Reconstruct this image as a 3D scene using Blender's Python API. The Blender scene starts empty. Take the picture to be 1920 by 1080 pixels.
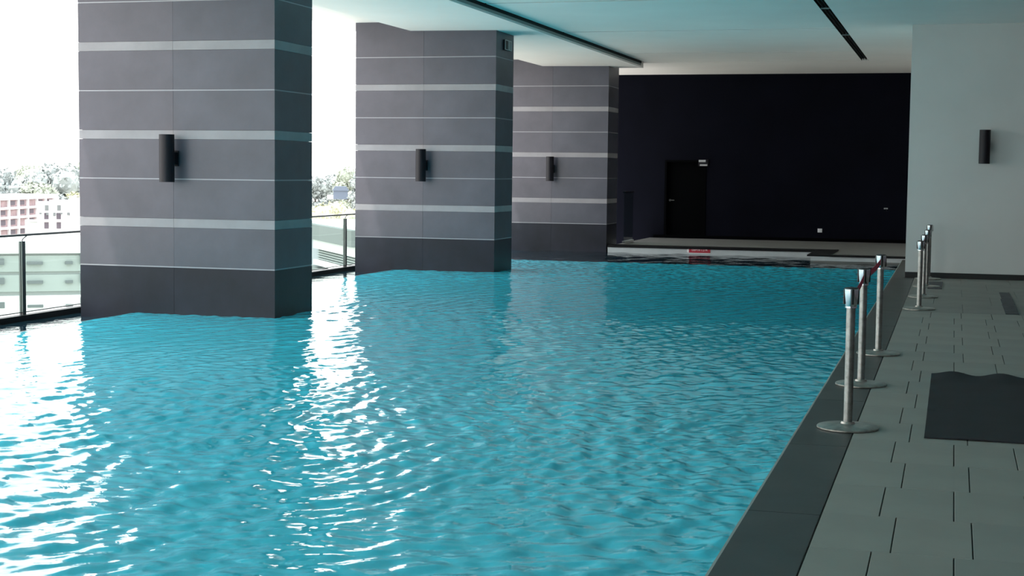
import bpy, bmesh, math, random
import numpy as np
from mathutils import Matrix, Vector

random.seed(7)
rng = np.random.default_rng(11)
SC = bpy.context.scene
COL = SC.collection

# ------------------------------------------------------------------ camera
cam_data = bpy.data.cameras.new('camera')
cam_data.sensor_width = 36.0
cam_data.lens = 2850.0 / 1920.0 * 36.0
cam_data.clip_end = 5000
cam = bpy.data.objects.new('camera', cam_data)
COL.objects.link(cam)
yaw, pitch, roll = -0.28160574, 0.07668556, 0.01106141
cy, sy, cp, sp = math.cos(yaw), math.sin(yaw), math.cos(pitch), math.sin(pitch)
fwd = Vector((sy * cp, cy * cp, -sp))
right = Vector((cy, -sy, 0))
up = right.cross(fwd)
r2 = right * math.cos(roll) + up * math.sin(roll)
u2 = up * math.cos(roll) - right * math.sin(roll)
mw = Matrix.Identity(4)
for i in range(3):
    mw[i][0], mw[i][1], mw[i][2] = r2[i], u2[i], -fwd[i]
mw[2][3] = 1.6
cam.matrix_world = mw
SC.camera = cam

# ------------------------------------------------------------------ sky, sun, exposure
SKY_STRENGTH = 4.2
world = bpy.data.worlds.new('hazy_sky')
SC.world = world
world.use_nodes = True
wn, wl = world.node_tree.nodes, world.node_tree.links
wn.clear()
wo = wn.new('ShaderNodeOutputWorld')
wb = wn.new('ShaderNodeBackground')
wtc = wn.new('ShaderNodeTexCoord')
wsep = wn.new('ShaderNodeSeparateXYZ')
wr = wn.new('ShaderNodeValToRGB')
wr.color_ramp.elements[0].position = 0.0
wr.color_ramp.elements[0].color = (1.0, 0.985, 0.96, 1)
wr.color_ramp.elements[1].position = 0.9
wr.color_ramp.elements[1].color = (0.80, 0.90, 1.0, 1)
wl.new(wtc.outputs['Generated'], wsep.inputs[0])
wl.new(wsep.outputs['Z'], wr.inputs[0])
wl.new(wr.outputs[0], wb.inputs['Color'])
wb.inputs['Strength'].default_value = SKY_STRENGTH
wl.new(wb.outputs[0], wo.inputs['Surface'])

sun_d = bpy.data.lights.new('sun', 'SUN')
sun_d.energy = 6.0
sun_d.angle = 0.03
sun_d.color = (1.0, 0.95, 0.86)
sun = bpy.data.objects.new('sun', sun_d)
COL.objects.link(sun)
# high hazy sun, over the left (open) side, slightly behind the camera
sun.rotation_euler = Vector((0.30, 0.22, -1.0)).to_track_quat('-Z', 'Y').to_euler()

SC.view_settings.view_transform = 'Standard'
SC.view_settings.look = 'None'
SC.view_settings.gamma = 1.0
SC.view_settings.use_curve_mapping = False
SC.view_settings.exposure = 0.0
SC.cycles.max_bounces = 10
SC.cycles.diffuse_bounces = 6
SC.cycles.glossy_bounces = 5
SC.cycles.transparent_max_bounces = 12
SC.cycles.sample_clamp_indirect = 8.0
SC.cycles.caustics_reflective = True
SC.cycles.blur_glossy = 0.5
SC.cycles.caustics_refractive = False
SC.cycles.use_denoising = True


# ------------------------------------------------------------------ materials
def material(name, color, rough=0.6, var=0.0, scale=3.0, spec=0.5, metallic=0.0,
             bump=0.0, bump_scale=60.0, var2=None, stretch=(1, 1, 1)):
    """Principled surface; var mixes towards a darker/lighter wear colour by noise."""
    m = bpy.data.materials.new(name)
    m.use_nodes = True
    n, l = m.node_tree.nodes, m.node_tree.links
    b = n['Principled BSDF']
    b.inputs['Roughness'].default_value = rough
    b.inputs['Metallic'].default_value = metallic
    b.inputs['Specular IOR Level'].default_value = spec
    c = (*color, 1)
    b.inputs['Base Color'].default_value = c
    tc = n.new('ShaderNodeTexCoord')
    mp = n.new('ShaderNodeMapping')
    mp.inputs['Scale'].default_value = stretch
    l.new(tc.outputs['Object'], mp.inputs['Vector'])
    if var > 0:
        no = n.new('ShaderNodeTexNoise')
        no.inputs['Scale'].default_value = scale
        no.inputs['Detail'].default_value = 5
        no.inputs['Roughness'].default_value = 0.6
        l.new(mp.outputs[0], no.inputs['Vector'])
        ra = n.new('ShaderNodeValToRGB')
        ra.color_ramp.elements[0].position = 0.32
        ra.color_ramp.elements[1].position = 0.7
        lo = var2 if var2 else tuple(x * (1 - var) for x in color)
        hi = tuple(min(1, x * (1 + var * 0.6)) for x in color)
        ra.color_ramp.elements[0].color = (*lo, 1)
        ra.color_ramp.elements[1].color = (*hi, 1)
        l.new(no.outputs['Fac'], ra.inputs[0])
        l.new(ra.outputs[0], b.inputs['Base Color'])
    if bump > 0:
        nb = n.new('ShaderNodeTexNoise')
        nb.inputs['Scale'].default_value = bump_scale
        nb.inputs['Detail'].default_value = 3
        l.new(mp.outputs[0], nb.inputs['Vector'])
        bp = n.new('ShaderNodeBump')
        bp.inputs['Strength'].default_value = bump
        bp.inputs['Distance'].default_value = 0.004
        l.new(nb.outputs['Fac'], bp.inputs['Height'])
        l.new(bp.outputs[0], b.inputs['Normal'])
    return m


def water_material(name, color, fine):
    m = bpy.data.materials.new(name)
    m.use_nodes = True
    n, l = m.node_tree.nodes, m.node_tree.links
    b = n['Principled BSDF']
    b.inputs['Base Color'].default_value = (*color, 1)
    b.inputs['Roughness'].default_value = 0.03
    b.inputs['IOR'].default_value = 1.333
    tc = n.new('ShaderNodeTexCoord')
    no = n.new('ShaderNodeTexNoise')
    no.inputs['Scale'].default_value = 9.0
    no.inputs['Detail'].default_value = 3
    no.inputs['Distortion'].default_value = 0.6
    l.new(tc.outputs['Object'], no.inputs['Vector'])
    bp = n.new('ShaderNodeBump')
    bp.inputs['Strength'].default_value = 1.0
    bp.inputs['Distance'].default_value = fine
    l.new(no.outputs['Fac'], bp.inputs['Height'])
    l.new(bp.outputs[0], b.inputs['Normal'])
    return m


def glass_material(name, tint, fac=0.06):
    m = bpy.data.materials.new(name)
    m.use_nodes = True
    n, l = m.node_tree.nodes, m.node_tree.links
    n.clear()
    out = n.new('ShaderNodeOutputMaterial')
    tr = n.new('ShaderNodeBsdfTransparent')
    tr.inputs['Color'].default_value = (*tint, 1)
    gl = n.new('ShaderNodeBsdfGlossy')
    gl.inputs['Roughness'].default_value = 0.02
    fr = n.new('ShaderNodeFresnel')
    fr.inputs['IOR'].default_value = 1.5
    mx = n.new('ShaderNodeMixShader')
    ge = n.new('ShaderNodeNewGeometry')
    inv = n.new('ShaderNodeMath')
    inv.operation = 'SUBTRACT'
    inv.inputs[0].default_value = 1.0
    l.new(ge.outputs['Backfacing'], inv.inputs[1])
    mu = n.new('ShaderNodeMath')
    mu.operation = 'MULTIPLY'
    l.new(inv.outputs[0], mu.inputs[0])
    l.new(fr.outputs[0], mu.inputs[1])
    l.new(mu.outputs[0], mx.inputs[0])
    l.new(tr.outputs[0], mx.inputs[1])
    l.new(gl.outputs[0], mx.inputs[2])
    l.new(mx.outputs[0], out.inputs['Surface'])
    return m


M = {}
M['clad'] = material('dark_stone_cladding', (0.088, 0.081, 0.102), 0.42, 0.22, 1.3, 0.45, bump=0.15, bump_scale=40)
M['clad_b'] = material('dark_stone_cladding_cool', (0.074, 0.074, 0.097), 0.40, 0.22, 1.6, 0.45, bump=0.15, bump_scale=40)
M['clad_low'] = material('darker_base_stone_cladding', (0.015, 0.016, 0.027), 0.38, 0.5, 1.1, 0.25, bump=0.15, bump_scale=40)  # lowest panel row: darker, bluer stone colour with uneven tone
M['band'] = material('light_grey_stone_band', (0.29, 0.275, 0.29), 0.5, 0.15, 2.0, 0.4)
M['joint'] = material('pale_joint_strip', (0.33, 0.32, 0.35), 0.45)
M['core'] = material('pillar_core', (0.05, 0.05, 0.06), 0.8)
M['white'] = material('white_plaster', (0.65, 0.66, 0.64), 0.75, 0.05, 0.8, 0.3)
M['ceil'] = material('white_ceiling_board', (0.88, 0.835, 0.80), 0.8, 0.04, 0.6, 0.2)
M['navy'] = material('near_black_navy_paint', (0.0040, 0.0045, 0.0090), 0.8, 0.25, 0.8, 0.05)
M['door'] = material('black_door_paint', (0.0013, 0.0015, 0.002), 0.8, spec=0.03)
M['black'] = material('matt_black_metal', (0.008, 0.006, 0.010), 0.5, spec=0.3)
M['gap'] = material('dark_recess', (0.02, 0.022, 0.022), 0.8, spec=0.1)
M['slotgrey'] = material('grey_slot_profile', (0.22, 0.24, 0.23), 0.6)
M['tile'] = material('grey_porcelain_tile', (0.30, 0.295, 0.258), 0.6, 0.08, 1.7, 0.3, bump=0.1, bump_scale=90)
M['tile_b'] = material('grey_porcelain_tile_warm', (0.31, 0.30, 0.262), 0.6, 0.08, 2.1, 0.3, bump=0.1, bump_scale=90)
M['tile_c'] = material('grey_porcelain_tile_cool', (0.29, 0.29, 0.258), 0.6, 0.08, 1.4, 0.3, bump=0.1, bump_scale=90)
M['paver'] = material('darker_grey_paver', (0.245, 0.24, 0.215), 0.65, 0.12, 1.5, 0.3)
M['grout'] = material('dark_grout', (0.055, 0.06, 0.055), 0.9)
M['cope'] = material('dark_granite_coping', (0.043, 0.043, 0.040), 0.45, 0.35, 2.2, 0.45, bump=0.1, bump_scale=120)
M['copeblack'] = material('black_granite_coping', (0.008, 0.008, 0.009), 0.6, 0.3, 3, 0.15)
M['edge'] = material('pale_pool_edge_strip', (0.32, 0.36, 0.33), 0.5)
M['pooltile'] = material('pale_grey_pool_step', (0.50, 0.52, 0.53), 0.5, 0.1, 3)
M['deck'] = material('back_deck_grey', (0.16, 0.16, 0.15), 0.7, 0.1, 2)
M['steel'] = material('worn_stainless_steel', (0.31, 0.30, 0.28), 0.42, 0.3, 26, metallic=0.85, bump=0.15, bump_scale=90)
M['chrome'] = material('polished_chrome', (0.72, 0.71, 0.72), 0.16, metallic=1.0)
M['plate'] = material('stained_steel_plate', (0.42, 0.40, 0.36), 0.36, 0.4, 14, metallic=0.8)
M['slot'] = material('black_plastic', (0.01, 0.01, 0.01), 0.5)
M['red'] = material('red_webbing', (0.62, 0.035, 0.09), 0.7, bump=0.3, bump_scale=200)
M['signred'] = material('red_sign_face', (0.42, 0.015, 0.035), 0.5)
M['signwhite'] = material('white_sign_print', (0.85, 0.80, 0.80), 0.5)
M['mat'] = material('charcoal_rubber_mat', (0.020, 0.021, 0.025), 0.75, 0.2, 3, 0.3, bump=0.35, bump_scale=220)
M['matedge'] = material('black_rubber_edge', (0.015, 0.016, 0.017), 0.7)
M['strip'] = material('worn_dark_runner', (0.06, 0.06, 0.065), 0.8, 0.5, 9)
M['plast'] = material('white_plastic', (0.75, 0.74, 0.76), 0.4)
M['greyplast'] = material('grey_metal_fitting', (0.45, 0.45, 0.46), 0.4)
M['basin'] = material('dark_basin_tile', (0.01, 0.02, 0.03), 0.4)
M['rail'] = material('brushed_rail_steel', (0.10, 0.105, 0.105), 0.4, metallic=0.2)
M['curb'] = material('black_curb_metal', (0.012, 0.012, 0.013), 0.5)
M['glass'] = glass_material('green_tinted_glass', (0.86, 0.935, 0.905))
M['water'] = water_material('turquoise_pool_water', (0.062, 0.60, 0.75), 0.0035)
M['waterdark'] = water_material('dark_basin_water', (0.006, 0.018, 0.028), 0.006)
M['bwhite'] = material('white_render', (0.62, 0.60, 0.60), 0.8)
M['bpink'] = material('raw_brick_infill', (0.27, 0.19, 0.195), 0.9, 0.25, 0.5)
M['bdark'] = material('dark_opening', (0.09, 0.075, 0.09), 0.9)
M['bpale'] = material('pale_grey_render', (0.36, 0.375, 0.37), 0.8, 0.06, 0.1)
M['bpale2'] = material('grey_green_render', (0.29, 0.31, 0.30), 0.8, 0.06, 0.1)
M['bshade'] = material('window_grey', (0.11, 0.12, 0.125), 0.6)
M['blav'] = material('lavender_grey_render', (0.25, 0.26, 0.29), 0.8)
M['bgrey'] = material('mid_grey_panel', (0.13, 0.14, 0.14), 0.8)
M['blue'] = material('blue_grey_roof', (0.12, 0.145, 0.19), 0.7)
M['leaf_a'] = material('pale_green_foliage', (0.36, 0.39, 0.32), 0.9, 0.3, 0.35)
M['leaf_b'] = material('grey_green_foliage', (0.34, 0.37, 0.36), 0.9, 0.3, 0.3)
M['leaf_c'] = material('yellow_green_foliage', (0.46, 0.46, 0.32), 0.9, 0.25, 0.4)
M['bark'] = material('tree_bark', (0.12, 0.10, 0.09), 0.9)
M['ground'] = material('distant_ground', (0.48, 0.47, 0.42), 0.95, 0.2, 0.02)


# ------------------------------------------------------------------ mesh helpers
def box(bm, x0, x1, y0, y1, z0, z1):
    v = [bm.verts.new(p) for p in ((x0, y0, z0), (x1, y0, z0), (x1, y1, z0), (x0, y1, z0),
                                   (x0, y0, z1), (x1, y0, z1), (x1, y1, z1), (x0, y1, z1))]
    for q in ((0, 3, 2, 1), (4, 5, 6, 7), (0, 1, 5, 4), (1, 2, 6, 5), (2, 3, 7, 6), (3, 0, 4, 7)):
        bm.faces.new([v[i] for i in q])


def prism(bm, pts, y0, y1):
    """outline pts in (x, z), extruded along y."""
    a = [bm.verts.new((x, y0, z)) for x, z in pts]
    b = [bm.verts.new((x, y1, z)) for x, z in pts]
    k = len(pts)
    bm.faces.new(a)
    bm.faces.new(b[::-1])
    for i in range(k):
        bm.faces.new((a[i], b[i], b[(i + 1) % k], a[(i + 1) % k]))


def lathe(bm, prof, seg=32, cx=0, cy=0):
    """prof: list of (radius, z) from bottom to top, closed with caps."""
    rings = []
    for r, z in prof:
        rings.append([bm.verts.new((cx + r * math.cos(2 * math.pi * i / seg), cy + r * math.sin(2 * math.pi * i / seg), z))
                      for i in range(seg)])
    for a, b in zip(rings, rings[1:]):
        for i in range(seg):
            bm.faces.new((a[i], a[(i + 1) % seg], b[(i + 1) % seg], b[i]))
    bm.faces.new(rings[0][::-1])
    bm.faces.new(rings[-1])


def tube(bm, pts, r, seg=8):
    rings = []
    pts = [Vector(p) for p in pts]
    for i, p in enumerate(pts):
        d = (pts[min(i + 1, len(pts) - 1)] - pts[max(i - 1, 0)]).normalized()
        a = d.cross(Vector((0.31, 0.2, 0.93))).normalized()
        b = d.cross(a)
        rings.append([bm.verts.new(p + a * r * math.cos(2 * math.pi * k / seg) + b * r * math.sin(2 * math.pi * k / seg))
                      for k in range(seg)])
    for a, b in zip(rings, rings[1:]):
        for i in range(seg):
            bm.faces.new((a[i], a[(i + 1) % seg], b[(i + 1) % seg], b[i]))
    bm.faces.new(rings[0][::-1])
    bm.faces.new(rings[-1])


def mesh_from(bm, name, mat, smooth=False, bevel=0.0):
    if bevel:
        bmesh.ops.bevel(bm, geom=list(bm.edges), offset=bevel, segments=1, affect='EDGES', profile=0.5)
    bmesh.ops.recalc_face_normals(bm, faces=list(bm.faces))
    me = bpy.data.meshes.new(name)
    bm.to_mesh(me)
    bm.free()
    me.materials.append(mat)
    if smooth:
        for p in me.polygons:
            p.use_smooth = True
        try:
            me.set_sharp_from_angle(angle=math.radians(38))
        except Exception:
            pass
    return me


def link(name, me, parent=None, loc=(0, 0, 0), rot=(0, 0, 0)):
    o = bpy.data.objects.new(name, me)
    COL.objects.link(o)
    o.parent = parent
    o.location = loc
    o.rotation_euler = rot
    return o


def obj(name, bm, mat, parent=None, loc=(0, 0, 0), rot=(0, 0, 0), smooth=False, bevel=0.0):
    return link(name, mesh_from(bm, name, mat, smooth, bevel), parent, loc, rot)


def boxes(name, mat, lst, parent=None, loc=(0, 0, 0), bevel=0.0):
    bm = bmesh.new()
    for b in lst:
        box(bm, *b)
    return obj(name, bm, mat, parent, loc, bevel=bevel)


def tag(o, label, cat, group=None, kind=None):
    o['label'] = label
    o['category'] = cat
    if group:
        o['group'] = group
    if kind:
        o['kind'] = kind
    return o


def empty(name, loc, label, cat, group=None, rz=0.0):
    o = bpy.data.objects.new(name, None)
    COL.objects.link(o)
    o.location = loc
    o.rotation_euler = (0, 0, rz)
    o.empty_display_size = 0.2
    return tag(o, label, cat, group)


def structure(o, label=None):
    o['kind'] = 'structure'
    if label:
        o['label'] = label
    return o


def copy_tree(o, label=None, loc=None):
    c = o.copy()
    COL.objects.link(c)
    if loc is not None:
        c.location = loc
    if label:
        c['label'] = label
    for ch in list(o.children):
        d = ch.copy()
        COL.objects.link(d)
        d.parent = c
        for g in list(ch.children):
            e = g.copy()
            COL.objects.link(e)
            e.parent = d
    return c


# ------------------------------------------------------------------ layout numbers (metres)
WATER = -0.03          # pool surface
LOW = -0.10            # water in the overflow channel and the back basin
PX0, PX1 = -9.47, -7.07  # pillar faces in x
POOL_L, POOL_R, POOL_END = -8.78, -0.90, 26.98
CEIL, SOFFIT, OUTER = 3.95, 3.83, 3.99
BACK_Y = 36.3
WALL_Y = 24.75

# ------------------------------------------------------------------ floor, coping
floor = structure(boxes('floor', M['grout'], [(-0.555, 3.0, -6.0, WALL_Y, -0.30, -0.008)]))
tile_meshes = {}


def add_tile(x0, x1, y0, y1, mat, name='tile', gap=0.006, parent=floor):
    key = (round(x1 - x0, 3), round(y1 - y0, 3), mat.name)
    if key not in tile_meshes:
        bm = bmesh.new()
        w, d = (x1 - x0) / 2 - gap / 2, (y1 - y0) / 2 - gap / 6
        box(bm, -w, w, -d, d, -0.02, 0.0)
        tile_meshes[key] = mesh_from(bm, name, mat, bevel=0.0015)
    return link(name, tile_meshes[key], parent, ((x0 + x1) / 2, (y0 + y1) / 2, random.uniform(-0.0006, 0.0006)))


pitch_y, tile_w = 0.7015, 0.3375
row, y1 = 0, 18.48
while y1 > 4.4:
    y0 = y1 - pitch_y
    # rows counted so that the row ending at y = 9.86 has joints on -0.21
    kk = round((y1 - 9.86) / pitch_y)
    off = -0.210 if kk % 2 == 0 else -0.288
    xs = [-0.552]
    x = off
    while x < 2.0:
        xs.append(x)
        x += tile_w
    xs.append(x)
    for a, b in zip(xs, xs[1:]):
        add_tile(a, b, y0, y1, random.choice([M['tile'], M['tile'], M['tile_b'], M['tile_c']]))
    y1 = y0
    row += 1
# the rest of the deck behind the camera and beyond the frame to the right
boxes('deck_slab', M['tile'], [(-0.552, 3.0, -6.0, y1, -0.02, -0.0005), (x + 0.35, 3.0, y1, 18.48, -0.02, -0.0005)], floor)
# darker pavers before the white wall
yy = 18.485
for r in range(5):
    ya, yb = yy, yy + 1.253
    xx = -0.552
    k = 0
    while xx < 2.9:
        xb = min(xx + (0.35 if (k == 0 and r % 2) else 0.70), 3.0)
        add_tile(xx, xb, ya, yb, M['paver'], 'paver', 0.003)
        xx = xb
        k += 1
    yy = yb

coping = structure(boxes('trim_1', M['grout'], [(POOL_R, -0.555, -6.0, 29.8, -0.35, -0.012)]), 'dark stone coping along the right edge of the pool')
for k in range(19):
    ya = -6.0 + k * 1.8842
    boxes('coping_stone', M['cope'], [(POOL_R + 0.004, -0.556, ya + 0.0012, ya + 1.883, -0.03, 0.0)], coping, bevel=0.003)
boxes('pool_edge_strip', M['edge'], [(POOL_R - 0.008, POOL_R + 0.004, -6.0, 29.8, -0.06, -0.006)], coping)


# ------------------------------------------------------------------ water
def build_water():
    ys = [-5.97 + 0.3 * k for k in range(38)]           # calm rows behind the frame
    y = 5.2
    while y < POOL_END:
        ys.append(y)
        y += 0.0016 * y
    ys.append(POOL_END)
    ys = np.array(ys)
    xs = np.linspace(POOL_L, POOL_R - 0.006, 690)
    X, Y = np.meshgrid(xs, ys)
    Z = np.zeros_like(X)
    # slow swells that bend the crests of the small waves
    Xw = X + 0.16 * np.sin(0.9 * Y + 0.6 * X) + 0.08 * np.sin(2.1 * X - 1.1 * Y + 1.0)
    Yw = Y + 0.18 * np.sin(0.8 * X - 0.5 * Y + 2.0) + 0.07 * np.sin(1.7 * Y + 1.3 * X)
    n = 80
    for i in range(n):
        if i % 5 < 2:                                    # longer crests running along the pool
            lam = math.exp(rng.uniform(math.log(0.14), math.log(0.42)))
            th = rng.normal(math.radians(-10), math.radians(20))
            slope = 0.0190
        else:                                            # short cross ripples
            lam = math.exp(rng.uniform(math.log(0.075), math.log(0.24)))
            th = rng.uniform(0, 2 * math.pi)
            slope = 0.0135
        k = 2 * math.pi / lam
        Z += slope / k * np.sin(k * (Xw * math.cos(th) + Yw * math.sin(th)) + rng.uniform(0, 6.28))
    edge_line = 16.4 + 0.5 * np.sin(0.7 * X + 0.4) + 0.2 * np.sin(2.3 * X)
    t = np.clip((Y - edge_line) / 1.0, 0, 1)
    t = t * t * (3 - 2 * t)
    t2 = np.clip((Y - 20.5) / 3.0, 0, 1)
    amp = 1.0 * (1 - t) + (0.36 + 0.45 * t2) * t
    calm = np.exp(-(((X + 8.0) / 1.7) ** 2 + ((Y - 14.4) / 1.1) ** 2))   # sheltered by the first pillar
    calm = np.maximum(calm, 0.9 * np.exp(-(((X + 7.4) / 2.0) ** 2 + ((Y - 12.9) / 1.7) ** 2)))
    amp *= 1 - 0.72 * calm
    patch = 0.5 + 0.5 * np.sin(0.55 * X + 0.9 * np.sin(0.35 * Y)) * np.sin(0.42 * Y + 0.8)
    amp *= 0.75 + 0.45 * patch
    amp *= 1 + 0.35 * np.clip((12.0 - Y) / 4.0, 0, 1)
    amp *= np.clip((Y - 4.0) / 1.2, 0, 1)
    Z = Z * amp
    nx, ny = len(xs), len(ys)
    co = np.stack([X, Y, Z], -1).reshape(-1, 3).astype(np.float32)
    ii = np.arange(nx * ny).reshape(ny, nx)
    quads = np.stack([ii[:-1, :-1], ii[:-1, 1:], ii[1:, 1:], ii[1:, :-1]], -1).reshape(-1, 4).astype(np.int32)
    qx, qy = co[quads, 0], co[quads, 1]
    keep = np.ones(len(quads), dtype=bool)
    for py in (15.14, 23.38):                            # no water inside the pillars
        keep &= ~((qx.min(1) > PX0 + 0.01) & (qx.max(1) < PX1 - 0.01) & (qy.min(1) > py + 0.01) & (qy.max(1) < py + 0.99))
    quads = quads[keep]
    me = bpy.data.meshes.new('pool_water')
    me.vertices.add(len(co))
    me.vertices.foreach_set('co', co.ravel())
    me.loops.add(quads.size)
    me.loops.foreach_set('vertex_index', quads.ravel())
    me.polygons.add(len(quads))
    me.polygons.foreach_set('loop_start', np.arange(0, quads.size, 4, dtype=np.int32))
    me.polygons.foreach_set('use_smooth', np.ones(len(quads), dtype=bool))
    me.update()
    me.validate()
    me.materials.append(M['water'])
    o = link('pool_water', me, None, (0, 0, WATER))
    return tag(o, 'rippled turquoise water filling the long swimming pool', 'water', kind='stuff')


build_water()


def low_water(name, x0, x1, y0, y1, label, slope):
    nx, ny = max(2, int((x1 - x0) / 0.05)), max(2, int((y1 - y0) / 0.05))
    xs, ys = np.linspace(x0, x1, nx), np.linspace(y0, y1, ny)
    X, Y = np.meshgrid(xs, ys)
    Z = np.zeros_like(X)
    for i in range(24):
        lam = rng.uniform(0.25, 0.9)
        k = 2 * math.pi / lam
        th = rng.uniform(0, 6.28)
        Z += slope / k * np.sin(k * (X * math.cos(th) + Y * math.sin(th)) + rng.uniform(0, 6.28))
    co = np.stack([X, Y, Z], -1).reshape(-1, 3)
    ii = np.arange(nx * ny).reshape(ny, nx)
    quads = np.stack([ii[:-1, :-1], ii[:-1, 1:], ii[1:, 1:], ii[1:, :-1]], -1).reshape(-1, 4)
    me = bpy.data.meshes.new(name)
    me.from_pydata(co.tolist(), [], quads.tolist())
    for p in me.polygons:
        p.use_smooth = True
    me.materials.append(M['waterdark'])
    return tag(link(name, me, None, (0, 0, LOW)), label, 'water', kind='stuff')


low_water('channel_water', -9.74, POOL_L - 0.05, 4.0, 27.0, 'low water in the overflow channel between the pool and the glass railing', 0.004)
low_water('basin_water', -9.74, -0.93, 27.05, 31.64, 'dark low water in the basin between the pool and the back deck', 0.016)

structure(boxes('pool_weir', M['basin'], [(POOL_L - 0.05, POOL_L, -6.0, POOL_END + 0.06, -0.6, WATER - 0.004),
                                     (POOL_L, POOL_R, POOL_END + 0.002, POOL_END + 0.06, -0.6, WATER - 0.004)]),
          'dark overflow edge around the pool')
structure(boxes('pool_basin', M['basin'], [(-9.75, -0.56, -6.0, 31.7, -0.75, -0.60)]), 'dark basin floor under the water')

# ------------------------------------------------------------------ back deck beyond the water
deck = structure(boxes('floor_back', M['deck'], [(-7.04, -2.6, 31.66, BACK_Y, -0.6, 0.035), (-2.6, -0.70, 29.86, BACK_Y, -0.6, 0.035)]),
                 'grey raised deck along the black back wall')
boxes('front_riser', M['pooltile'], [(-7.04, -2.6, 31.63, 31.66, -0.6, 0.012)], deck)
boxes('front_riser', M['pooltile'], [(-2.62, -0.78, 29.82, 29.86, -0.6, 0.022)], deck)
boxes('riser_ledge', M['deck'], [(-2.62, -0.78, 29.78, 29.82, -0.6, -0.060)], deck)
for k in range(5):
    a = -7.04 + k * 0.87
    boxes('deck_coping', M['copeblack'], [(a + 0.001, a + 0.869, 31.615, 32.15, 0.012, 0.052)], deck)
boxes('deck_coping', M['copeblack'], [(-2.69, -2.25, 29.82, 32.15, 0.022, 0.053)], deck)
for k in range(2):
    a = -2.25 + k * 0.75
    boxes('deck_coping', M['copeblack'], [(a + 0.001, a + 0.749, 29.80, 30.10, 0.022, 0.052)], deck)

# ------------------------------------------------------------------ walls
structure(boxes('wall_back', M['navy'], [(-10.0, -6.70, BACK_Y, BACK_Y + 0.3, -0.6, 4.3),
                                         (-5.70, -0.35, BACK_Y, BACK_Y + 0.3, -0.6, 4.3),
                                         (-6.70, -5.70, BACK_Y, BACK_Y + 0.3, 1.91, 4.3),
                                         (-6.70, -5.70, BACK_Y + 0.2, BACK_Y + 0.3, 0.0, 1.91)]), 'near black navy wall at the far end')
structure(boxes('wall_right', M['white'], [(-0.70, 3.2, WALL_Y, WALL_Y + 0.25, -0.3, 4.3), (-0.70, -0.45, WALL_Y + 0.25, BACK_Y, -0.3, 4.3),
                                           ]), 'white plaster wall at the right end of the deck')
structure(boxes('wall_unseen', M['clad'], [(-4.0, 3.2, -6.3, -6.0, -0.3, 4.3), (3.0, 3.2, -6.0, WALL_Y, -0.3, 4.3)]))  # out-of-view walls, added in dark stone to hold down bounced light
structure(boxes('baseboard_right', M['matedge'], [(-0.70, 3.0, WALL_Y - 0.02, WALL_Y, 0.0, 0.085)], bevel=0.003), 'black skirting at the foot of the white wall')
structure(boxes('baseboard_back', M['door'], [(-6.95, -0.72, BACK_Y - 0.02, BACK_Y, 0.035, 0.11)]))

door = structure(boxes('door_1', M['door'], [(-6.66, -5.74, BACK_Y + 0.10, BACK_Y + 0.15, 0.04, 1.87)]), 'black door in the dark back wall')
boxes('door_frame', M['door'], [(-6.70, -6.65, BACK_Y - 0.015, BACK_Y + 0.18, 0.036, 1.91), (-5.75, -5.70, BACK_Y - 0.015, BACK_Y + 0.18, 0.036, 1.91),
                                (-6.65, -5.75, BACK_Y - 0.015, BACK_Y + 0.18, 1.865, 1.91)], door)
bm = bmesh.new()
lathe(bm, [(0.03, 0), (0.03, 0.012), (0.014, 0.016), (0.014, 0.05)], 16)
tube(bm, [(0, 0, 0.045), (0.06, 0, 0.048), (0.11, 0, 0.048)], 0.011)
obj('door_handle', bm, M['rail'], door, (-6.58, BACK_Y + 0.10, 0.945), (math.pi / 2, 0, 0), smooth=True)
# door closer with its arm
t = empty('door_closer', (-5.80, BACK_Y, 1.87), 'pale grey door closer at the top right corner of the black door', 'door closer')
boxes('closer_body', M['greyplast'], [(-0.07, 0.10, -0.09, -0.02, -0.005, 0.05)], t, bevel=0.006)
boxes('closer_arm', M['greyplast'], [(-0.04, 0.14, -0.10, -0.075, -0.095, -0.055)], t, bevel=0.004)
boxes('closer_plate', M['black'], [(-0.09, 0.15, -0.022, 0.0, -0.10, 0.06)], t)

# small socket plate on the back wall
t = empty('wall_socket', (-2.99, BACK_Y, 0.29), 'small white socket plate low on the dark back wall', 'socket')
boxes('socket_plate', M['plast'], [(-0.052, 0.052, -0.014, 0, -0.045, 0.045)], t, bevel=0.004)
boxes('socket_switch', M['plast'], [(-0.02, 0.02, -0.020, -0.012, -0.025, 0.025)], t, bevel=0.003)
# little metal hook on the back wall at the right
t = empty('wall_hook', (-1.50, BACK_Y, 0.83), 'tiny pale metal hook on the dark back wall near the white wall', 'hook')
boxes('hook_plate', M['greyplast'], [(-0.045, 0.045, -0.01, 0, -0.012, 0.016)], t, bevel=0.003)
bm = bmesh.new()
tube(bm, [(0, -0.008, 0.0), (0.01, -0.04, -0.01), (0.02, -0.055, -0.035), (0.025, -0.05, -0.06)], 0.006)
obj('hook_arm', bm, M['black'], t, smooth=True)

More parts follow.
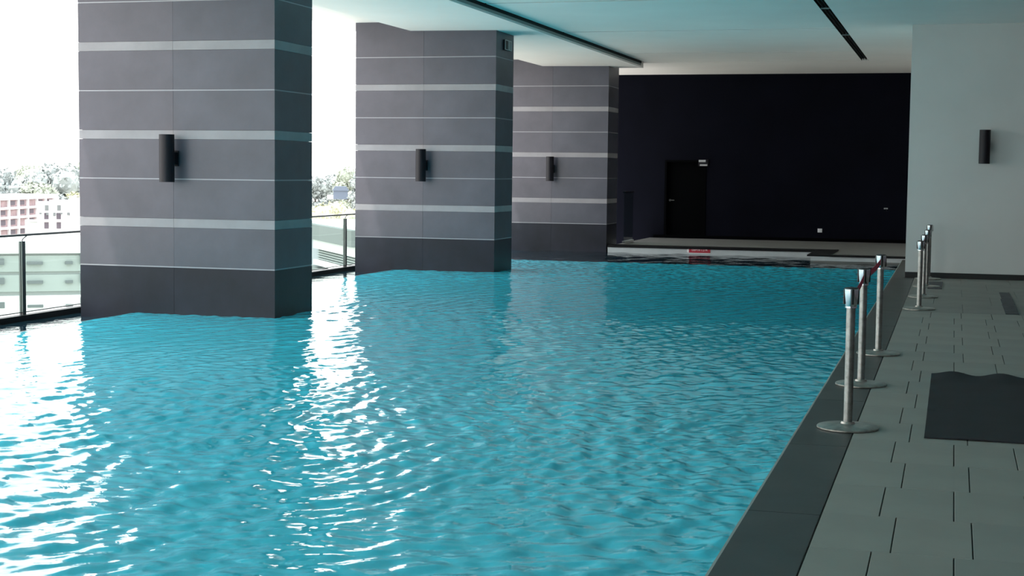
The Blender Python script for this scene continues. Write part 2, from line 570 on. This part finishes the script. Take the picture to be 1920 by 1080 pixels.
# red warning sign on the pale riser
t = empty('warning_sign', (-5.07, 31.63, 0.0), 'small red sign with white lettering on the pale riser of the back deck', 'sign')
boxes('sign_board', M['signred'], [(-0.225, 0.225, -0.012, 0, -0.062, 0.050)], t, bevel=0.002)
boxes('sign_trim', M['signwhite'], [(-0.235, 0.235, -0.008, 0, -0.075, -0.062), (-0.265, -0.225, -0.008, 0, -0.06, 0.035)], t)
tc = bpy.data.curves.new('sign_text', 'FONT')
tc.body = 'DEPTH 1.2 M'
tc.size = 0.058
tc.align_x = 'CENTER'
tc.align_y = 'CENTER'
tc.extrude = 0.0012
tc.materials.append(M['signwhite'])
txt = link('sign_text_curve', tc)
txt_me = bpy.data.meshes.new_from_object(txt.evaluated_get(bpy.context.evaluated_depsgraph_get()))
bpy.data.objects.remove(txt)
link('sign_lettering', txt_me, t, (0, -0.0125, -0.006), (math.pi / 2, 0, 0))['kind'] = 'stuff'

# ------------------------------------------------------------------ ceiling
ceil = structure(boxes('ceiling', M['gap'], [(-6.6, 3.2, -6.0, BACK_Y + 0.3, 4.085, 4.3), (-10.05, -6.6, -6.0, BACK_Y + 0.3, 4.12, 4.3)]))
joints = [-6.0, -1.6, 2.9, 7.3, 11.75, 16.2, 20.68, 25.15, 29.85, 32.35]
for a, b in zip(joints, joints[1:]):
    g = 0.04
    boxes('ceiling_panel', M['ceil'], [(-6.42, -1.905, a + g, b - g, CEIL, 4.08)], ceil)
    boxes('ceiling_panel', M['ceil'], [(-1.765, 3.0, a, b, CEIL, 4.08)], ceil)
boxes('ceiling_panel', M['ceil'], [(-10.0, -0.45, 32.366, BACK_Y, CEIL, 4.08)], ceil)
soff = structure(obj('ceiling_soffit', (lambda b: (prism(b, [(-10.05, OUTER), (-9.04, OUTER), (-8.52, SOFFIT + 0.015), (-6.45, SOFFIT), (-6.45, 4.12), (-10.05, 4.12)], -6.0, 32.2), b)[1])(bmesh.new()), M['ceil']),
                 'lower white soffit over the row of pillars')
structure(boxes('trim_2', M['slotgrey'], [(-6.45, -6.438, -6.0, 31.9, SOFFIT + 0.035, CEIL - 0.045)]), 'grey shadow gap along the soffit edge')
boxes('shadow_gap', M['gap'], [(-6.45, -6.43, -6.0, 31.9, CEIL - 0.045, CEIL + 0.06)], bpy.data.objects['trim_2'])

dif = empty('linear_diffuser', (-1.835, 0, CEIL), 'long dark linear air diffuser slot recessed in the ceiling on the right', 'air diffuser')
boxes('diffuser_box', M['gap'], [(-0.07, 0.07, -5.97, 32.30, 0.05, 0.06), (-0.07, -0.066, -5.97, 32.30, 0.0, 0.05), (0.066, 0.07, -5.97, 32.30, 0.0, 0.05)], dif)
for k, ya in enumerate([-6.0, -2.0, 2.0, 6.0, 10.0, 14.0, 18.0, 22.25, 26.5]):
    yb = [-2.0, 2.0, 6.0, 10.0, 14.0, 18.0, 22.25, 26.5, 32.30][k]
    boxes('diffuser_blade', M['slot'], [(-0.035, -0.028, ya + 0.05, yb - 0.05, 0.008, 0.045)], dif)
    boxes('diffuser_blade', M['slot'], [(0.024, 0.031, ya + 0.05, yb - 0.05, 0.008, 0.045)], dif)
    if k:
        boxes('joint_bracket', M['slotgrey'], [(-0.066, 0.066, ya - 0.06, ya + 0.06, 0.006, 0.02)], dif)

# ------------------------------------------------------------------ pillars
PITCH = 0.975


def pillar_rows(top):
    rows = []          # (z0, z1, kind)
    z = 0.01
    zs = []
    for k in range(-1, 5):
        c = 0.01 + PITCH * k
        if k == 0:
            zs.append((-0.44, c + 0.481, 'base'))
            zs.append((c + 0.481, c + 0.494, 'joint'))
            zs.append((c + 0.494, c + PITCH - 0.05, 'panel'))
            continue
        if k < 0:
            continue
        if k == 4:
            break
        zs.append((c - 0.05, c + 0.05, 'band'))
        zs.append((c + 0.05, c + 0.481, 'panel'))
        zs.append((c + 0.481, c + 0.494, 'joint'))
        zs.append((c + 0.494, c + PITCH - 0.05 if k < 3 else 4.06, 'panel'))
    for a, b, kd in zs:
        a, b = max(a, -0.6), min(b, top)
        if b - a > 0.004:
            rows.append((a, b, kd))
    return rows


def build_pillar(y0, label):
    """hollow-clad pillar: dark stone panels, light bands, thin pale joints; front face towards -y."""
    t = empty('pillar', (PX1, y0, 0), label, 'pillar', 'dark striped pillars in the pool')
    W, D, th = PX1 - PX0, 1.0, 0.03
    xm = -8.29 - PX1
    top = 4.05
    boxes('core', M['core'], [(-W + th, -th, th, D - th, -0.6, 4.05)], t)
    for a, b, kd in pillar_rows(top):
        nm = {'band': 'light_band', 'panel': 'cladding_panel', 'base': 'base_panel', 'joint': 'joint_strip'}[kd]
        mt = {'band': (M['band'], M['band']), 'panel': (M['clad'], M['clad_b']), 'base': (M['clad_low'], M['clad_low']), 'joint': (M['joint'], M['joint'])}[kd]
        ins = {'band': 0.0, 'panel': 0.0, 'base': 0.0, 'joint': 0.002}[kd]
        e = 0.0012 if kd != 'joint' else 0.0
        # front (-y): two pieces meeting on the middle joint
        if kd == 'joint':
            boxes(nm, mt[0], [(-W + ins, -ins, ins, th, a, b)], t)
        else:
            dz = random.uniform(0, 0.0022) if kd == 'panel' else 0
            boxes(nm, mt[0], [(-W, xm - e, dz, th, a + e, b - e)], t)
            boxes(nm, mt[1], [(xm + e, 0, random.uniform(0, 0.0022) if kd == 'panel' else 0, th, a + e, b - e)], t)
        # right side (+x), left side (-x), back (+y)
        boxes(nm, mt[1], [(-th, -ins if kd == 'joint' else -0.0005, th, D - th, a + e, b - e)], t)
        boxes(nm, mt[0], [(-W + (ins if kd == 'joint' else 0.0005), -W + th, th, D - th, a + e, b - e)], t)
        boxes(nm, mt[0], [(-W, 0, D - th, D - ins, a + e, b - e)], t)
    return t


build_pillar(15.14, 'nearest dark striped pillar, cut off by the top of the picture')
build_pillar(23.38, 'middle dark striped pillar with a small speaker box high on its side')
build_pillar(31.62, 'farthest dark striped pillar, standing in the dark basin')


# wall lamps (up-down cylinders)
def build_sconce(x, y_wall, zc, label, side=1):
    t = empty('wall_lamp', (x, y_wall, zc), label, 'wall lamp', 'black cylinder wall lamps')
    bm = bmesh.new()
    r, h, d = 0.083, 0.26, 0.155
    lathe(bm, [(r - 0.012, -h + 0.012), (r - 0.012, -h), (r, -h), (r, h), (r - 0.012, h), (r - 0.012, h - 0.012)], 32)
    obj('lamp_body', bm, M['black'], t, (0, -d, 0), smooth=True)
    boxes('lamp_bracket', M['black'], [(-0.055, 0.055, -d + 0.05, -0.008, -0.07, 0.07)], t, bevel=0.006)
    boxes('wall_plate', M['black'], [(-0.065, 0.065, -0.012, 0.0, -0.085, 0.085)], t, bevel=0.003)
    return t


lamp = build_sconce(-8.285, 15.14, 1.70, 'black cylinder wall lamp on the nearest pillar')
copy_tree(lamp, 'black cylinder wall lamp on the middle pillar', (-8.275, 23.38, 1.68))
copy_tree(lamp, 'black cylinder wall lamp on the farthest pillar', (-8.29, 31.62, 1.66))
copy_tree(lamp, 'black cylinder wall lamp on the white wall', (0.435, WALL_Y, 2.055))

# speaker box on the side of the middle pillar
t = empty('speaker_box', (PX1, 23.96, 3.64), 'small framed speaker box high on the side of the middle pillar', 'speaker')
boxes('speaker_case', M['black'], [(0.0, 0.03, -0.19, 0.19, -0.08, 0.08)], t, bevel=0.006)
boxes('speaker_frame', M['greyplast'], [(0.03, 0.036, -0.19, 0.19, 0.07, 0.08), (0.03, 0.036, -0.19, 0.19, -0.08, -0.07),
                                        (0.03, 0.036, -0.19, -0.165, -0.07, 0.07), (0.03, 0.036, 0.165, 0.19, -0.07, 0.07)], t)
for k in range(3):
    boxes('speaker_bar', M['greyplast'], [(0.03, 0.034, 0.00 + k * 0.05, 0.022 + k * 0.05, -0.07, 0.07)], t)

# ------------------------------------------------------------------ glass railing along the open side
RX = -9.8
rail = empty('glass_railing', (RX, 0, 0), 'glass railing with steel posts and thin top rail along the open left side', 'railing')
boxes('curb', M['curb'], [(-0.06, 0.06, -6.0, BACK_Y, -0.6, -0.035)], rail)
boxes('bottom_rail', M['rail'], [(-0.012, 0.012, -6.0, BACK_Y, -0.012, -0.002)], rail)
bm = bmesh.new()
tube(bm, [(0.0, -6.0, 0.842), (0.0, BACK_Y, 0.842)], 0.014, 10)
obj('top_rail', bm, M['rail'], rail, smooth=True)
posts = [14.51 - 1.847 * k for k in range(10, 0, -1)] + [14.51 + 1.847 * k for k in range(0, 12)]
posts = [p for p in posts if -6 < p < BACK_Y]
pm = bm2 = None
bm = bmesh.new()
box(bm, -0.022, -0.004, -0.030, 0.030, -0.05, 0.775)
box(bm, 0.004, 0.022, -0.030, 0.030, -0.05, 0.775)
box(bm, -0.004, 0.004, -0.018, 0.018, -0.05, 0.76)
post_me = mesh_from(bm, 'post', M['rail'])
bm = bmesh.new()
tube(bm, [(0, 0, 0.77), (0, 0.01, 0.795), (0, 0.05, 0.815), (0, 0.09, 0.83)], 0.007, 6)
arm_me = mesh_from(bm, 'rail_arm', M['rail'])
for p in posts:
    link('post', post_me, rail, (0, p, 0))
    link('rail_arm', arm_me, rail, (0, p, 0))
for a, b in zip(posts, posts[1:]):
    boxes('glass_pane', M['glass'], [(-0.006, 0.006, a + 0.034, b - 0.034, 0.0, 0.79)], rail)

# short glass balustrade at the left end of the back deck
bal = empty('deck_balustrade', (-6.93, 32.7, 0.05), 'short glass balustrade with dark top rail at the left end of the back deck', 'railing')
boxes('glass_pane', M['glass'], [(-0.006, 0.006, 0.02, 0.98, 0.04, 1.10)], bal)
boxes('top_rail', M['black'], [(-0.025, 0.025, 0.0, 1.0, 1.10, 1.135)], bal)
boxes('base_channel', M['greyplast'], [(-0.03, 0.03, 0.0, 1.0, 0.0, 0.045)], bal)


# ------------------------------------------------------------------ queue posts
def build_post(x, y, label, height=0.89):
    t = empty('queue_post', (x, y, 0.0), label, 'barrier post', 'steel queue posts along the pool edge')
    s = height / 0.89
    bm = bmesh.new()
    lathe(bm, [(0.188, 0.0005), (0.193, 0.004), (0.193, 0.012), (0.186, 0.018), (0.12, 0.024), (0.045, 0.032), (0.040, 0.045)], 48)
    obj('base_plate', bm, M['plate'], t, smooth=True)
    bm = bmesh.new()
    lathe(bm, [(0.028, 0.03), (0.028, 0.772 * s)], 28)
    obj('pole', bm, M['steel'], t, smooth=True)
    bm = bmesh.new()
    lathe(bm, [(0.030, 0.764 * s), (0.036, 0.766 * s), (0.036, 0.776 * s), (0.032, 0.779 * s)], 28)
    obj('ring', bm, M['chrome'], t, smooth=True)
    bm = bmesh.new()
    lathe(bm, [(0.034, 0.777 * s), (0.040, 0.80 * s), (0.045, 0.86 * s), (0.046, 0.884 * s), (0.040, 0.889 * s)], 32)
    obj('head', bm, M['chrome'], t, smooth=True)
    # four dark belt slots and a dark cap
    for k in range(4):
        a = math.radians(-74 + 90 * k)
        sl = boxes('belt_slot', M['slot'], [(-0.007, 0.007, -0.0485, -0.036, 0.79 * s, 0.885 * s)], t)
        sl.rotation_euler = (0, 0, a + math.pi / 2 + 0.0)
    bm = bmesh.new()
    lathe(bm, [(0.043, 0.888 * s), (0.043, 0.892 * s), (0.030, 0.896 * s)], 32)
    obj('cap', bm, M['slot'], t, smooth=True)
    return t


posts_xy = [(-0.598, 9.754, 'nearest steel queue post at the pool edge', 0.89),
            (-0.635, 11.82, 'second steel queue post from the front, tied to the third by a red belt', 0.89),
            (-0.605, 13.94, 'third steel queue post from the front, the farthest of the near three', 0.89),
            (-0.357, 18.83, 'first queue post of the far row before the white wall', 0.82),
            (-0.346, 20.75, 'second queue post of the far row before the white wall', 0.82),
            (-0.337, 22.70, 'third queue post of the far row, standing by a small grey mat', 0.82),
            (-0.336, 24.40, 'last queue post of the far row, right at the white wall', 0.84)]
for x, y, lab, h in posts_xy:
    build_post(x, y, lab, h)


def belt(p, q, z, sag, label):
    bm = bmesh.new()
    n = 14
    va = []
    p, q = Vector(p), Vector(q)
    d = (q - p).normalized()
    nrm = Vector((d.y, -d.x)) * 0.0012
    rows = []
    for i in range(n + 1):
        t = i / n
        c = p.lerp(q, t)
        zz = z - sag * 4 * t * (1 - t)
        tw = 0.0
        ring = []
        for s1, s2 in ((-1, 0), (1, 0), (1, 1), (-1, 1)):
            ring.append(bm.verts.new((c.x + nrm.x * s1, c.y + nrm.y * s1, zz + 0.05 * s2)))
        rows.append(ring)
    for a, b in zip(rows, rows[1:]):
        for i in range(4):
            bm.faces.new((a[i], b[i], b[(i + 1) % 4], a[(i + 1) % 4]))
    bm.faces.new(rows[0])
    bm.faces.new(rows[-1][::-1])
    o = obj('barrier_belt', bm, M['red'])
    return tag(o, label, 'belt', 'red retractable barrier belts')


belt((-0.606, 9.806), (-0.632, 11.768), 0.80, 0.02, 'thin red barrier belt between the nearest and the second queue post')
belt((-0.630, 11.872), (-0.606, 13.888), 0.805, 0.015, 'red barrier belt between the second and the third queue post')
belt((-0.356, 18.882), (-0.347, 20.698), 0.735, 0.02, 'dull red barrier belt between the first two posts of the far row')

# ------------------------------------------------------------------ mats and strips on the deck
def build_mat():
    nx, ny = 40, 60
    x0, x1, y0, y1 = -0.126, 1.25, 9.53, 12.58
    top, bot = [], []
    bm = bmesh.new()
    for j in range(ny + 1):
        for i in range(nx + 1):
            u, v = i / nx, j / ny
            x, y = x0 + (x1 - x0) * u, y0 + (y1 - y0) * v
            w = max(0, (v - 0.86) / 0.14) ** 1.6
            zz = 0.008 + w * 0.030 * (0.5 + 0.5 * math.sin(x * 17.0 + 0.9)) + 0.006 * w
            e = max(0, 1 - u / 0.06)
            zz += e * 0.008 * (0.5 + 0.5 * math.sin(v * 38)) * (1 if v > 0.35 else 0.3)
            f = max(0, 1 - v / 0.03)
            zz += f * 0.006 * (0.5 + 0.5 * math.sin(x * 11))
            top.append(bm.verts.new((x, y, zz)))
            bot.append(bm.verts.new((x, y, max(0.0006, zz - 0.008))))
    W = nx + 1
    for j in range(ny):
        for i in range(nx):
            a = j * W + i
            bm.faces.new((top[a], top[a + 1], top[a + W + 1], top[a + W]))
            bm.faces.new((bot[a], bot[a + W], bot[a + W + 1], bot[a + 1]))
    for i in range(nx):
        a = i
        bm.faces.new((top[a], bot[a], bot[a + 1], top[a + 1]))
        a = ny * W + i
        bm.faces.new((top[a], top[a + 1], bot[a + 1], bot[a]))
    for j in range(ny):
        a = j * W
        bm.faces.new((top[a], top[a + W], bot[a + W], bot[a]))
        a = j * W + nx
        bm.faces.new((top[a], bot[a], bot[a + W], top[a + W]))
    return tag(obj('rubber_mat', bm, M['mat'], smooth=True), 'large charcoal rubber mat with a wavy far edge lying on the tiles', 'mat')


build_mat()
t = empty('runner_strip', (0.70, 20.25, 0), 'narrow worn dark strip lying on the grey deck before the white wall', 'floor strip')
boxes('strip_piece', M['strip'], [(-0.075, 0.075, -1.72, -0.35, 0.0006, 0.008)], t, bevel=0.002)
boxes('strip_piece', M['strip'], [(-0.070, 0.080, -0.33, 0.55, 0.0006, 0.007)], t, bevel=0.002)
boxes('strip_piece', M['strip'], [(-0.055, 0.075, 0.58, 1.75, 0.0006, 0.006)], t, bevel=0.002)
tag(boxes('floor_mat', M['strip'], [(-0.10, 0.10, -0.72, 0.72, 0.0006, 0.010)], None, (-0.215, 23.05, 0), bevel=0.002),
    'small grey mat under the bases of the far queue posts', 'mat')

# ------------------------------------------------------------------ outside, below and beyond the railing
structure(boxes('ground', M['ground'], [(-1500, -16, -300, 2200, -27, -26)]), 'pale distant ground')
structure(boxes('trim_3', M['bwhite'], [(-10.05, -9.75, -6, BACK_Y + 0.3, -1.2, -0.6)]))


def frame(name, px, py, ang_deg, label, cat='building', group=None):
    """building frame: local +x runs along its facade, local +y into the building."""
    return empty(name, (px, py, 0), label, cat, group, math.radians(ang_deg))


# raw brick building under construction, seen obliquely
def facing(x0, y0, x1, y1):
    return math.degrees(math.atan2(y1 - y0, x1 - x0))


bx0, by0, bx1, by1 = -270.0, 358.0, -287.0, 443.0
A = facing(bx0, by0, bx1, by1)
L = math.hypot(bx1 - bx0, by1 - by0)
b = frame('brick_building', bx0, by0, A, 'unfinished red brick building with pale floor slabs, beyond the white block')
# local +y points away from the viewer side (left of the direction of travel)
storeys = [-20.5, -17.6, -14.4, -11.5, -8.6]
for z in storeys[1:]:
    boxes('floor_slab', M['bwhite'], [(-8, L, -0.8, 14, z - 0.35, z + 0.35)], b)
boxes('roof_slab', M['bwhite'], [(-8, L, -1.0, 14, -8.6 + 0.1, -7.6)], b)
ncol = 13
for i in range(ncol + 1):
    xx = -8 + (L + 8) * i / ncol
    boxes('column', M['bwhite'], [(xx - 0.5, xx + 0.5, -0.5, 0.5, -24, -8.6)], b)
for s in range(4):
    for i in range(ncol):
        xa = -8 + (L + 8) * i / ncol + 0.5
        xb = -8 + (L + 8) * (i + 1) / ncol - 0.5
        wall = boxes('brick_infill', M['bpink'], [(xa, xb, 0.1, 0.4, storeys[s] + 0.35, storeys[s + 1] - 0.35)], b)
        if (i + s) % 3 != 1:
            boxes('opening', M['bdark'], [(xa + 1.2, xb - 1.4, 0.0, 0.09, storeys[s] + 0.9, storeys[s + 1] - 0.7)], wall)

# whitish unfinished block with four window openings
w = frame('white_block', -222.0, 339.0, 33.0, 'whitish unfinished block with small dark window openings, in front of the brick building')
boxes('wall', M['bwhite'], [(-2, 18, 0, 12, -24, -7.6)], w)
boxes('parapet', M['bwhite'], [(-4, 18.5, -0.6, 0, -12.5, -12.2)], w)
boxes('parapet', M['bwhite'], [(1, 18.5, -0.6, 0, -7.6, -6.9)], w)
boxes('balcony', M['bpale'], [(-5, -2, 0, 6, -15.6, -12.2)], w)
for xx in (-0.3, 2.7):
    for zz in (-14.3, -11.9):
        boxes('window', M['bdark'], [(xx, xx + 1.1, -0.12, 0.2, zz, zz + 1.6)], w)
    boxes('window', M['bgrey'], [(xx + 0.2, xx + 1.1, -0.12, 0.2, -9.7, -8.3)], w)
for zz in (-14.3, -11.9, -9.7):
    boxes('window', M['bpale'], [(6.6, 7.4, -0.92, -0.5, zz, zz + 1.7)], w)
boxes('stair_tower', M['bwhite'], [(6.0, 9, -0.8, 4, -24, -6.4)], w)
for k in range(6):
    boxes('rubble_block', M['bgrey'], [(-1.5 + k * 1.7, -0.9 + k * 1.7, -0.7, -0.1, -10.6 - 0.25 * (k % 3), -10.2)], w)

# long pale block close below, seen through the railing glass
p = frame('pale_block', -122.0, 158.0, 36.0, 'long pale block with bands of floors seen through the railing glass')
boxes('wall', M['bpale'], [(-16, 46, 0, 20, -26, -9.0)], p)
boxes('roof_parapet', M['bwhite'], [(-17, 47, -0.8, 21, -9.3, -8.0)], p)
boxes('floor_band', M['bpale2'], [(-16, 46, -0.5, 0.1, -14.1, -12.0)], p)
boxes('floor_band', M['bpale2'], [(-16, 46, -0.4, 0.1, -11.6, -9.6)], p)
boxes('floor_band', M['bwhite'], [(-16, 46, -0.7, 0.1, -26, -14.6)], p)
for zz in (-10.7, -13.1, -16.1):
    for xx, ww, hh in ((9.5, 1.0, 0.75), (13.2, 1.9, 0.35), (17.8, 0.9, 0.35), (19.6, 0.45, 1.2), (24.0, 1.5, 0.6), (30, 1.2, 0.7)):
        boxes('window', M['bshade'], [(xx, xx + ww, -0.9, -0.3, zz, zz + hh)], p)

# grey block with white bands, through the glass between the first two pillars
g = frame('grey_block', -44.9, 102.5, -54.0, 'grey block with white bands and louvres seen between the first two pillars')
boxes('wall', M['blav'], [(0, 16, 0, 14, -26, -2.25)], g)
boxes('roof_parapet', M['bwhite'], [(-0.3, 16, -0.5, 14, -2.25, -2.05)], g)
boxes('overhang', M['bgrey'], [(1.8, 16, -1.0, 0, -3.3, -2.25)], g)
boxes('white_band', M['bwhite'], [(3.6, 16, -0.7, 0, -3.95, -3.3)], g)
boxes('louvre_recess', M['bgrey'], [(3.6, 16, -0.3, 0, -4.75, -4.05)], g)
for k in range(4):
    boxes('louvre', M['bpale'], [(3.7, 16, -0.42, -0.3, -4.70 + k * 0.17, -4.64 + k * 0.17)], g)
boxes('white_band', M['bwhite'], [(3.6, 16, -0.7, 0, -5.1, -4.75)], g)
boxes('lower_ledge', M['bgrey'], [(1.8, 16, -1.0, 0, -5.9, -5.3)], g)

# house with a blue-grey roof among the trees
h = frame('distant_house', -231.5, 549.0, 23.0, 'blue grey house among the trees between the first two pillars')
boxes('wall', M['blue'], [(0, 5.6, 0, 4, -10.0, -6.6)], h)
boxes('annex', M['bwhite'], [(-2.4, 0, 0.5, 3, -10.0, -8.4)], h)
bm = bmesh.new()
prism(bm, [(-0.5, -6.7), (6.1, -6.7), (5.0, -5.0), (0.6, -5.0)], -0.5, 4.5)
obj('roof', bm, M['blue'], h)

# pale posts of a canopy before the bushes
c = frame('site_canopy', -77.6, 181.5, 23.0, 'small white canopy on thin poles before the bushes')
boxes('canopy', M['bwhite'], [(-0.8, 0.9, -0.5, 1.5, -4.5, -4.2)], c)
for xx in (-0.7, -0.1, 0.5):
    boxes('pole', M['bwhite'], [(xx, xx + 0.12, -0.2, 0, -26, -4.5)], c)
c2 = frame('white_goal_frame', -75.3, 182.3, 23.0, 'thin white frame beside the canopy at the edge of the middle pillar')
boxes('post', M['bwhite'], [(0, 0.12, -0.1, 0.1, -26, -3.8)], c2)
boxes('crossbar', M['bwhite'], [(0, 2.0, -0.1, 0.1, -4.0, -3.8)], c2)


# trees: clumped crowns of many leaf cards on a trunk
def build_tree(name, x, y, base, top, width, mat, label, group, leaf=0.55, n=900):
    t = empty(name, (x, y, base), label, 'tree' if name != 'bush' else 'bush', group)
    h = top - base
    bm = bmesh.new()
    tube(bm, [(0, 0, 0), (0.2, 0.1, h * 0.4), (0.0, 0.2, h * 0.75)], max(0.15, width * 0.03), 7)
    obj('trunk', bm, M['bark'], t)
    cl = []
    for k in range(9):
        a = random.uniform(0, 6.28)
        rr = random.uniform(0.1, 0.36) * width
        cl.append((rr * math.cos(a), rr * math.sin(a), h * random.uniform(0.42, 0.84), width * random.uniform(0.16, 0.30)))
    cl.append((0, 0, h * 0.86, h * 0.14))
    verts, faces = [], []
    # solid inner masses
    bm = bmesh.new()
    for (cx, cy_, cz, r) in cl:
        res = bmesh.ops.create_icosphere(bm, subdivisions=2, radius=r * 0.86)
        for v in res['verts']:
            q = 1 + random.uniform(-0.16, 0.16)
            v.co = Vector((v.co.x * q + cx, v.co.y * q + cy_, v.co.z * q * 0.85 + cz))
    me = mesh_from(bm, 'crown', mat)
    # leaf clumps around them
    vs = [tuple(v.co) for v in me.vertices]
    fs = [tuple(f.vertices) for f in me.polygons]
    for i in range(n):
        cx, cy_, cz, r = random.choice(cl)
        d = Vector((random.gauss(0, 1), random.gauss(0, 1), random.gauss(0, 1))).normalized()
        pz = Vector((cx, cy_, cz)) + Vector((d.x, d.y, d.z * 0.85)) * r * random.uniform(0.85, 1.15)
        s = leaf * random.uniform(0.5, 1.2)
        u = Vector((random.gauss(0, 1), random.gauss(0, 1), random.gauss(0, 1))).normalized() * s
        v2 = u.cross(d).normalized() * s * 0.6
        k0 = len(vs)
        vs += [tuple(pz - u), tuple(pz + v2), tuple(pz + u), tuple(pz - v2)]
        fs.append((k0, k0 + 1, k0 + 2, k0 + 3))
    me2 = bpy.data.meshes.new('crown')
    me2.from_pydata(vs, [], fs)
    me2.materials.append(mat)
    bpy.data.meshes.remove(me)
    link('crown', me2, t)
    return t


def bearing(az, dist):
    a = math.radians(az)
    return math.sin(a) * dist, math.cos(a) * dist


left_trees = [(-35.6, 600, 1.0, 22, 'leaf_b', 'leftmost hazy tree crown at the left edge of the picture'),
              (-34.7, 645, 0.5, 26, 'leaf_b', 'hazy tree on the hill above the left half of the brick building'),
              (-33.9, 690, 2.0, 26, 'leaf_a', 'broad pale tree in the middle of the hill above the brick building'),
              (-33.0, 600, 3.0, 24, 'leaf_b', 'tallest hazy tree on the hill left of the nearest pillar'),
              (-32.2, 645, 1.5, 24, 'leaf_a', 'pale tree on the hill close to the nearest pillar'),
              (-31.3, 690, 1.0, 26, 'leaf_b', 'hazy tree partly hidden by the left edge of the nearest pillar'),
              (-35.4, 565, -6.5, 17, 'leaf_b', 'low grey tree behind the left end of the brick building roof'),
              (-33.75, 560, -4.0, 19, 'leaf_a', 'low round tree behind the brick building roof'),
              (-32.75, 538, -8.0, 15, 'leaf_b', 'low grey tree behind the far end of the brick building'),
              (-32.1, 568, -8.0, 16, 'leaf_c', 'yellow green tree above the white unfinished block'),
              (-31.0, 592, -7.0, 15, 'leaf_c', 'yellow green tree beside the edge of the nearest pillar')]
for az, dist, top, wd, mt, lab in left_trees:
    x, y = bearing(az, dist)
    build_tree('tree', x, y, -26, top, wd, M[mt], lab, 'hazy trees left of the nearest pillar', leaf=1.0, n=2200)
mid_trees = [(-24.0, 600, -4.0, 10, 'leaf_b', 'small hazy tree beside the right edge of the nearest pillar'),
             (-23.55, 630, -1.0, 13, 'leaf_b', 'rounded hazy tree left of the blue grey house'),
             (-22.9, 690, 0.0, 15, 'leaf_b', 'hazy tree right behind the blue grey house'),
             (-22.35, 625, 3.5, 12, 'leaf_a', 'tall hazy tree to the right of the blue grey house'),
             (-21.7, 578, 3.0, 12, 'leaf_b', 'tallest hazy tree beside the left edge of the middle pillar'),
             (-21.3, 640, 2.0, 13, 'leaf_a', 'hazy tree mostly hidden by the middle pillar')]
for az, dist, top, wd, mt, lab in mid_trees:
    x, y = bearing(az, dist)
    build_tree('tree', x, y, -26, top, wd, M[mt], lab, 'hazy trees between the first two pillars', leaf=0.8, n=2200)
bush_lab = ['yellow green bush at the right edge of the nearest pillar', 'second yellow green bush right of the nearest pillar',
            'middle yellow green bush behind the white canopy', 'yellow green bush right of the white canopy',
            'yellow green bush at the left edge of the middle pillar']
for k, az in enumerate([-23.75, -23.25, -22.75, -22.25, -21.75]):
    x, y = bearing(az, 215 + 9 * (k % 3))
    build_tree('bush', x, y, -16, -3.6 + 0.35 * (k % 3), 3.6, M['leaf_c'], bush_lab[k], 'yellow green bushes between the pillars', leaf=0.3, n=1500)
